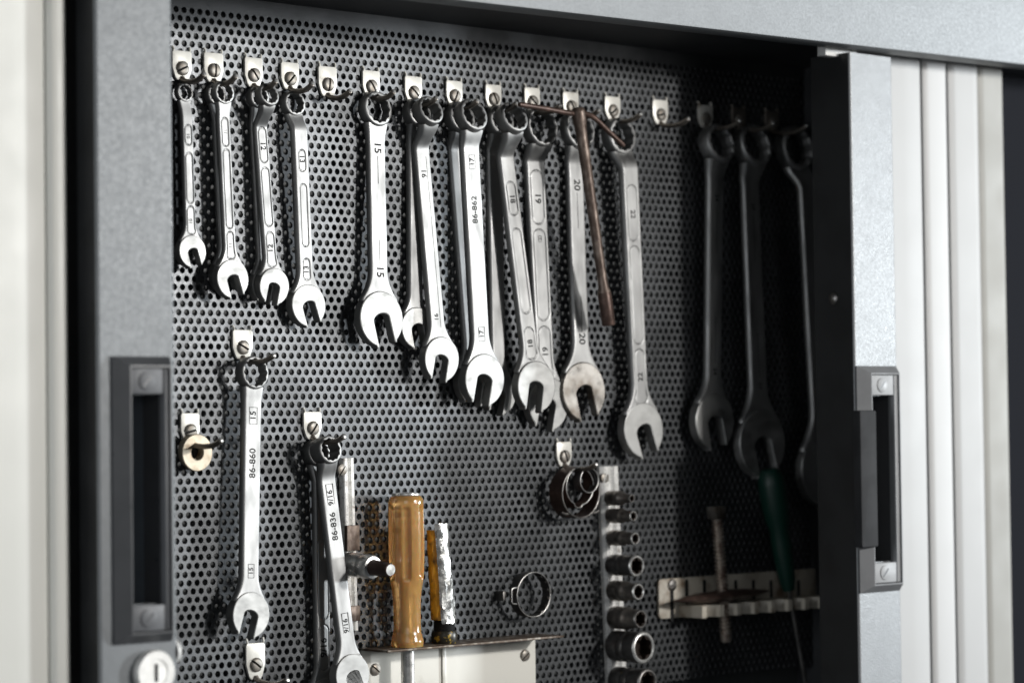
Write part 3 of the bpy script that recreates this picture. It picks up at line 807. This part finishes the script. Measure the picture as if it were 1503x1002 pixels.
def rail(label, pxa, pya, pxb, pyb, wpx, mat, hump=5.5):
    a = at(pxa, pya, 3); b = at(pxb, pyb, 3); W = wpx*pxm(pxa, pya, 3)
    e = empty('socket_rail', (b.x, 0, b.z), label, 'rail', 'socket rails on the wall')
    prof = [(-.5, .6), (-.5, 3.2), (-.44, 4.6), (-.36, hump), (-.18, hump), (-.12, hump-1.4), (-.06, hump-2.0), (.06, hump-2.0), (.12, hump-1.4), (.18, hump), (.40, hump), (.47, 4.2), (.5, 3.0), (.5, .6)]
    mb = MB(); lo = []
    for p in (a, b): lo.append([(p.x+u*W, -h*MM, p.z) for u, h in prof])
    mb.loft(lo); o = mb.build('strip', M[mat], e, smooth=25); fix_normals(o)
    return e, W
R2, W2 = rail('vertical bright rail carrying a column of black sockets', 892.5, 684, 907, 1040, 27, 'rail')
c = at(888, 701, 5); slotted_screw(R2, (c.x, -.0037, c.z), .0042, 62)
def socket(label, py, r0, r1, rt, hf, base_h=6.0, lobes=6, mat='black_ox', step=.55, tip='dullsteel'):
    px = 892.5+(py-684)*(14.5/356)
    c = at(px, py, base_h); cx = c.x
    # centre height taken on the front rim
    cz = at(px+(hf-base_h)*1.45, py, hf).z
    e = empty('socket', (cx, -base_h*MM, cz), label, 'socket', 'black sockets on the vertical rail')
    L = (hf-base_h)*MM; r0 *= MM; r1 *= MM; rt *= MM; o = Vector((cx, -base_h*MM, cz)); ax = Vector((0, -1, 0))
    mb = MB()
    mb.lathe(o, ax, [(r0*.96, 0), (r0, .0006), (r0, L*.32), (r0*.985, L*.33), (r0*.985, L*.35), (r0, L*.36), (r0, L*step-.001), (r0*.95, L*step), (r1, L*step+.0012+abs(r0-r1)*.4), (rt*1.06, L-.0012)], 36, (True, False))
    mb.build('body', M[mat], e)
    ri = rt*.80
    mb = MB(); mb.lathe(o, ax, [(rt*1.06, L-.0012), (rt*1.0, L-.0003), (rt*.95, L), (rt*.88, L), (ri+.0001, L-.0006)], 36, (False, False))
    mb.build('rim', M[tip], e)
    mb = MB(); lo = []
    for d in (L-.0006, L-.009):
        lp = []
        for q in range(48):
            t = 2*math.pi*q/48+.2
            rr = ri*(1-.13*(1+math.cos(lobes*t)))*(1 if rt > .005 else .9)
            lp.append(tuple(o+ax*d+Vector((math.cos(t), 0, math.sin(t)))*rr))
        lo.append(lp)
    outer = [tuple(o+ax*(L-.0006)+Vector((math.cos(2*math.pi*q/48+.2), 0, math.sin(2*math.pi*q/48+.2)))*(ri+.0001)) for q in range(48)]
    mb.loft([outer]+lo, True, (False, True)); mb.build('bore', M['bore'], e)
    # spring clip of the rail that holds it
    return e
SK = [('topmost narrow black socket on the rail, just below the rail screw', 731, 5.2, 3.4, 2.7, 28.5),
      ('second narrow black socket from the top of the rail', 757, 5.2, 4.0, 3.4, 29.5),
      ('third narrow black socket from the top of the rail', 790, 5.4, 4.4, 4.0, 30.5),
      ('fourth socket from the top, straight-sided with a star-shaped opening', 830, 7.4, 7.3, 7.0, 31),
      ('fifth socket from the top, stepped down to a small bright rim', 868, 7.2, 5.9, 5.4, 31.5),
      ('sixth socket from the top, stepped with a thick dull rim', 908, 8.0, 6.6, 6.1, 32.5),
      ('large socket near the bottom with a wide bright rim and star opening', 950, 10.8, 10.7, 10.4, 34.5),
      ('lowest black socket on the rail, cut off by the bottom edge', 1001, 9.4, 9.3, 9.0, 37)]
for i, (lab, py, r0, r1, rt, hf) in enumerate(SK):
    socket(lab, py, r0, r1, rt, hf, tip='bright' if i in (1, 2, 3, 4, 6) else 'dullsteel', mat='sock2' if i in (0, 1, 2, 4, 5) else 'black_ox')

R1, W1 = rail('short rusty rail behind the two wrenches marked 9/16', 509, 672, 516, 925, 17, 'rail', 5.0)
c = at(503, 689, 5); slotted_screw(R1, (c.x, -.0035, c.z), .0040, 55)
for (x0, y0, x1, y1) in ((505, 770, 526, 808), (510, 888, 527, 911)):
    a = at(x0, y1, 5); b = at(x1, y0, 7); mb = MB()
    mb.box((a.x, -.0085, a.z), (b.x, -.0052, b.z), .0006); mb.build('clip', M['rust'], R1)
ca = at(512, 822, 6); cz = at(548, 829, 31).z
e = empty('bit_holder', (ca.x, -.006, cz), 'chrome sleeve with a dark pin sticking out of the short rusty rail', 'bit holder')
o = Vector((ca.x, -.006, cz)); ax = Vector((0, -1, -.06))
mb = MB(); mb.lathe(o, ax, [(.0076, 0), (.0078, .001), (.0078, .013), (.0074, .014), (.0074, .0155), (.0078, .0165), (.0078, .0225), (.0070, .0245), (.0052, .0248)], 40, (True, False)); mb.build('sleeve', M['bright'], e)
mb = MB(); mb.lathe(o, ax, [(.0050, .018), (.0050, .026), (.0047, .038), (.0042, .0415), (.0036, .042)], 32, (False, False)); mb.build('pin', M['rustdark'], e)
mb = MB(); mb.lathe(o, ax, [(.0036, .042), (.0001, .0421)], 32, (False, False)); mb.build('pin_tip', M['bright'], e)

# ------------------------------------------------------------------ ivory bracket with screwdrivers
tl = at(530, 951, 2.0); tr_ = at(785, 932, 2.0)
e = empty('tool_bracket', ((tl.x+tr_.x)/2, 0, tl.z-.045), 'ivory painted steel bracket with two screws holding the screwdriver', 'bracket')
zt = (tl.z+tr_.z)/2
mb = MB(); mb.box((tl.x, -.0025, zt-.06), (tr_.x, -.0008, zt-.0007), .0003); mb.build('back_plate', M['ivory'], e)
mb = MB(); mb.box((tl.x-.001, -.030, zt-.0006), (tr_.x+.001, -.0004, zt+.0008), .0003); mb.build('shelf', M['edge'], e)
mb = MB(); xx = at(651, 965, 3).x
mb.box((xx-.0016, -.0040, zt-.058), (xx+.0016, -.00255, zt-.0012), .0006); mb.build('stiffening_rib', M['ivory'], e)
for px, py, an in ((551, 982, -38), (770.6, 961, 35)):
    c = at(px, py, 3); slotted_screw(e, (c.x, -.0025, c.z), .0040, an)

def screwdriver():
    HX = 17.5
    zb = zt+.0009; c0 = at(598, 940, HX); zt2 = at(596, 727, HX).z; Lh = zt2-zb
    e = empty('screwdriver', (c0.x, c0.y, zb), 'screwdriver with a thick clear amber fluted handle standing in the ivory bracket', 'screwdriver')
    u = pym(596, 830, HX)
    prof = [(945, 23.0), (942, 24.0), (937, 24.2), (930, 22.5), (924, 20.8), (915, 20.2), (895, 20.2), (875, 20.8), (862, 22.4), (852, 24.2), (843, 25.6), (820, 26.6), (790, 26.9), (765, 26.6), (748, 26.3), (738, 26.2), (733, 25.6), (729.5, 23.5), (728, 21.5)]
    def rad(py):
        for (a, ra), (b, rb) in zip(prof[:-1], prof[1:]):
            if a >= py >= b: return ra+(rb-ra)*(a-py)/(a-b)
        return prof[-1][1]
    mb = MB(); loops = []; n = 120; nz = 110
    for i in range(nz+1):
        py = 945-(945-728)*i/nz; z = zb+Lh*i/nz; r0 = rad(py)*u; lp = []
        win = sstep(852, 842, py) if py > 800 else sstep(740, 750, py)
        for q in range(n):
            t = 2*math.pi*q/n
            fl_ = (math.cos(6*t+.9)); g = max(0, (fl_-.15)/.85)**.7
            lp.append((c0.x+r0*(1-.16*g*win)*math.cos(t), c0.y+r0*(1-.16*g*win)*math.sin(t), z))
        loops.append(lp)
    mb.loft(loops); h = mb.build('handle', M['amber'], e, smooth=60); fix_normals(h)
    mb = MB(); mb.lathe((c0.x, c0.y, zt2+.0001), (0, 0, 1), [(20.5*u, 0), (20.8*u, .0006), (20.3*u, .0014), (12*u, .0020), (.0001, .0021)], 40, (True, False)); mb.build('cap', M['bright'], e)
    mb = MB(); mb.lathe((c0.x, c0.y, zb+.002), (0, 0, 1), [(.0026, 0), (.0026, Lh*.40), (.0015, Lh*.42)], 20); mb.build('tang', M['bright'], h)
    mb = MB(); mb.lathe((c0.x, c0.y, zb-.10), (0, 0, 1), [(.0045, 0), (.0045, .098)], 24); mb.build('blade', M['bright'], e)
    return e
screwdriver()

def taped_handle():
    HX = 14; zb = zt+.0009
    b0 = at(652, 933, HX); t0 = at(640, 772, HX); u = pym(646, 850, HX)
    e = empty('broken_handle', (b0.x, b0.y, zb), 'broken amber tool handle wrapped in crumpled clear tape beside the amber screwdriver', 'tool handle')
    rnd = random.Random(3)
    def ctr(t): return (b0.x+(t0.x-b0.x)*t, b0.y, zb+(t0.z-zb)*t)
    def loopat(t, r, k0=0, k1=28, n=28, jit=.05, add=0):
        c = ctr(t); lp = []
        for q in range(k0, k1):
            a = 2*math.pi*q/n
            rr = r*u*(1+rnd.uniform(-jit, jit))+add
            lp.append((c[0]+rr*math.cos(a)*1.0, c[1]+rr*math.sin(a)*.8, c[2]))
        return lp
    mb = MB(); lo = []
    ts = np.linspace(.20, .97, 16)
    for t in ts: lo.append(loopat(t, 16.2+2.6*(1-t)))
    mb.loft(lo); o = mb.build('core', M['tape_amber'], e, smooth=20); fix_normals(o)
    # tape covering the front and right
    mb = MB(); lo = []
    for i, t in enumerate(np.linspace(.17, 1.03, 26)):
        c = ctr(t); lp = []
        for k in range(17):
            a = R_(-132+k*10.5+rnd.uniform(-2, 2)); rr = (17.8+2.4*(1-t))*u*(1+rnd.uniform(-.05, .06))+.0004
            lp.append((c[0]+rr*math.cos(a), c[1]+rr*math.sin(a)*.82, c[2]+rnd.uniform(-.0007, .0007)))
        lo.append(lp)
    mb.loft(lo, closed=False); o = mb.build('tape', M['foil'], e, smooth=15); fix_normals(o)
    mb = MB(); pr = []
    for i in range(17): pr.append(((15.0 if i % 2 else 16.2)*u, .0082+i*.00045))
    c = ctr(.0); mb.lathe((c[0], c[1], zb), (0, 0, 1), pr, 32); mb.build('threaded_ring', M['blackgrip'], e)
    mb = MB(); mb.lathe((c[0], c[1], zb), (0, 0, 1), [(18*u, 0), (19.2*u, .001), (19.2*u, .0062), (17.5*u, .008)], 28); mb.build('base_collar', M['collar'], e)
    return e
taped_handle()

# ------------------------------------------------------------------ rusty T-handle socket wrench
def tee():
    a = at(848, 158, 36); b = at(893.5, 477, 30)
    e = empty('t_handle_wrench', b, 'brown rusty tube socket wrench with a bent cross bar hanging before the wrenches', 'socket wrench')
    u = pym(865, 300, 33)
    ax = (b-a); L = ax.length; ax.normalize()
    def fz(py): return (py-158)/(477-158)*L
    mb = MB(); mb.lathe(a, ax, [(7*u, 0), (9.4*u, .0012), (10.2*u, .003), (10.2*u, fz(180)), (8.8*u, fz(186)), (8.3*u, fz(200)), (7.8*u, fz(320)), (7.2*u, fz(400)), (7.6*u, fz(420)), (9.8*u, fz(428))], 32, (True, False)); mb.build('tube', M['rust'], e)
    mb = MB(); mb.lathe(a, ax, [(9.8*u, fz(428)), (10.3*u, fz(431)), (10.1*u, fz(475)), (9.6*u, L), (7.2*u, L), (7.0*u, L-.012)], 32, (False, False)); mb.build('socket_end', M['rustdark'], e)
    pts = [at(762, 153.5, 34), at(800, 159.5, 34.5), at(838, 166.5, 35), at(858, 167, 34), at(872, 173, 33), at(890, 190, 34), at(915.5, 214, 35)]
    sm = []
    for i in range(len(pts)-1):
        p0 = pts[max(0, i-1)]; p1 = pts[i]; p2 = pts[i+1]; p3 = pts[min(len(pts)-1, i+2)]
        for k in range(6):
            t = k/6
            sm.append(.5*((2*p1)+(p2-p0)*t+(2*p0-5*p1+4*p2-p3)*t*t+(3*p1-p0-3*p2+p3)*t*t*t))
    sm.append(pts[-1])
    n = len(sm); rr = [4.0*u]*n; rr[0] = 3.3*u; rr[-1] = 3.6*u
    mb = MB(); mb.tube(sm, rr, 14); mb.build('cross_bar', M['rustdark'], e)
tee()

# ------------------------------------------------------------------ rack at the lower right
def rack():
    tl = at(966, 847, 2); tr2 = at(1212, 835, 2); zt3 = (tl.z+tr2.z)/2; bl = at(968, 908, 2).z
    e = empty('tool_rack', ((tl.x+tr2.x)/2, 0, bl), 'cream slotted steel rack with a scalloped shelf in the dark lower right', 'rack')
    mb = MB(); mb.prism(rrect(tl.x, tr2.x, bl, zt3, .003), .0006, .0026, .0004, lambda a, b, c: (a, -c, b)); mb.build('back_plate', M['rackpaint'], e)
    zs = at(1010, 890, 20).z
    # shelf with round bites along its front edge
    x0 = tl.x+.020; x1 = tr2.x; d0 = .0027; d1 = .026
    poly = [(x0, d0), (x0, d1)]
    pitch = .0185; x = x0+.0035
    while x+pitch < x1:
        rr = .0070; cx = x+rr+.001
        for t in np.linspace(180, 0, 11): poly.append((cx+rr*math.cos(R_(t)), d1-rr*1.3*math.sin(R_(t))))
        x += pitch
    poly += [(x1, d1), (x1, d0)]
    ar = sum(poly[i-1][0]*poly[i][1]-poly[i][0]*poly[i-1][1] for i in range(len(poly)))
    if ar < 0: poly.reverse()
    mb = MB(); mb.prism(poly, zs-.0085, zs, .0003, lambda a, b, c: (a, -b, c)); o = mb.build('shelf', M['rackpaint'], e, smooth=25); fix_normals(o)
    for k, px in enumerate((1008, 1034, 1080, 1106, 1132, 1172, 1200)):
        c = at(px, 862, 2.7); mb = MB(); mb.prism(rrect(c.x-.0017, c.x+.0017, c.z-.012, c.z+.006, .0016), .0024, .00275, 0, lambda a, b, c_: (a, -c_, b)); mb.build('slot', M['stamp'], e)
    c = at(986, 858, 2.7); slotted_screw(e, (c.x, -.0026, c.z), .0042, 10, 'dullsteel')
    mb = MB(); mb.prism(rrect(c.x-.0018, c.x+.0018, c.z-.026, c.z-.003, .0012), .0024, .00278, 0, lambda a, b, c_: (a, -c_, b)); mb.build('slot', M['stamp'], e)
    # bolt
    a = at(1051, 743, 17); b = at(1066, 941, 15); ax = (a-b); L = ax.length; ax.normalize()
    eb = empty('bolt', b, 'long threaded bolt with square head standing through the dark rack', 'bolt')
    rb = 9.4*pym(1055, 850, 16)
    pr = [(rb*.8, 0), (rb*.9, .002), (rb*.9, .008)]; z = .008
    while z < L-.010:
        pr += [(rb, z), (rb, z+.0005), (rb*.74, z+.0014), (rb*.74, z+.0018)]; z += .0030
    pr += [(rb*.9, L-.009)]
    mb = MB(); mb.lathe(b, ax, pr, 24); mb.build('thread', M['boltrust'], eb)
    mb = MB(); q = 10.0*pym(1051, 750, 17); ha = b+ax*(L-.009)
    lo = [[tuple(ha+ax*d+Vector((sx*q*k, 0, 0))+Vector((0, sy*q*k, 0))) for sx, sy in ((-1, -1), (1, -1), (1, 1), (-1, 1))] for k, d in ((.94, 0), (1, .0006), (1, .0082), (.93, .0090))]
    mb.loft(lo); o = mb.build('head', M['worn'], eb); fix_normals(o)
    # lens-shaped blade lying on the shelf
    c = at(1060, 876, 16); eb2 = empty('curved_blade', (c.x, c.y, zs), 'dark brown lens-shaped blade lying on the rack shelf round the bolt', 'blade')
    mb = MB(); lo = []; hl = 71*pxm(1060, 876, 16); n = 30
    for i in range(n+1):
        s_ = -1+2*i/n; wv = (.0120*(1-s_*s_)+.0004); tk = .0042*(1-s_*s_)+.0003
        cx = c.x+s_*hl; zc = zs+.0055+.0012*s_
        lo.append([(cx, c.y-wv, zc), (cx, c.y-wv*.6, zc+tk*.75), (cx, c.y, zc+tk), (cx, c.y+wv*.6, zc+tk*.75), (cx, c.y+wv, zc), (cx, c.y+wv*.6, zc-tk*.75), (cx, c.y, zc-tk), (cx, c.y-wv*.6, zc-tk*.75)])
    mb.loft(lo); o = mb.build('blade', M['rustdark'], eb2, smooth=60); fix_normals(o)
    # screwdriver with green handle
    a = at(1129, 688, 20); m_ = at(1158, 866, 20); b2 = at(1196, 1080, 17); ax = (m_-a); L1 = ax.length; ax.normalize()
    eg = empty('screwdriver', m_, 'screwdriver with a dark green handle in the shaded rack at the right', 'screwdriver')
    u = pym(1130, 750, 20); mb = MB()
    lo = []
    prof = [(9, 0), (15, .004), (17, .012), (17, L1*.30), (15.5, L1*.40), (12, L1*.50), (13, L1*.60), (12, L1*.78), (10, L1*.92), (7, L1)]
    mb.lathe(a, ax, [(r*u*1.2, t) for r, t in prof], 28); mb.build('handle', M['green'], eg)
    mb = MB(); mb.tube([m_-ax*.01, b2], 3.4*u, 16); mb.build('blade', M['dullsteel'], eg)
rack()
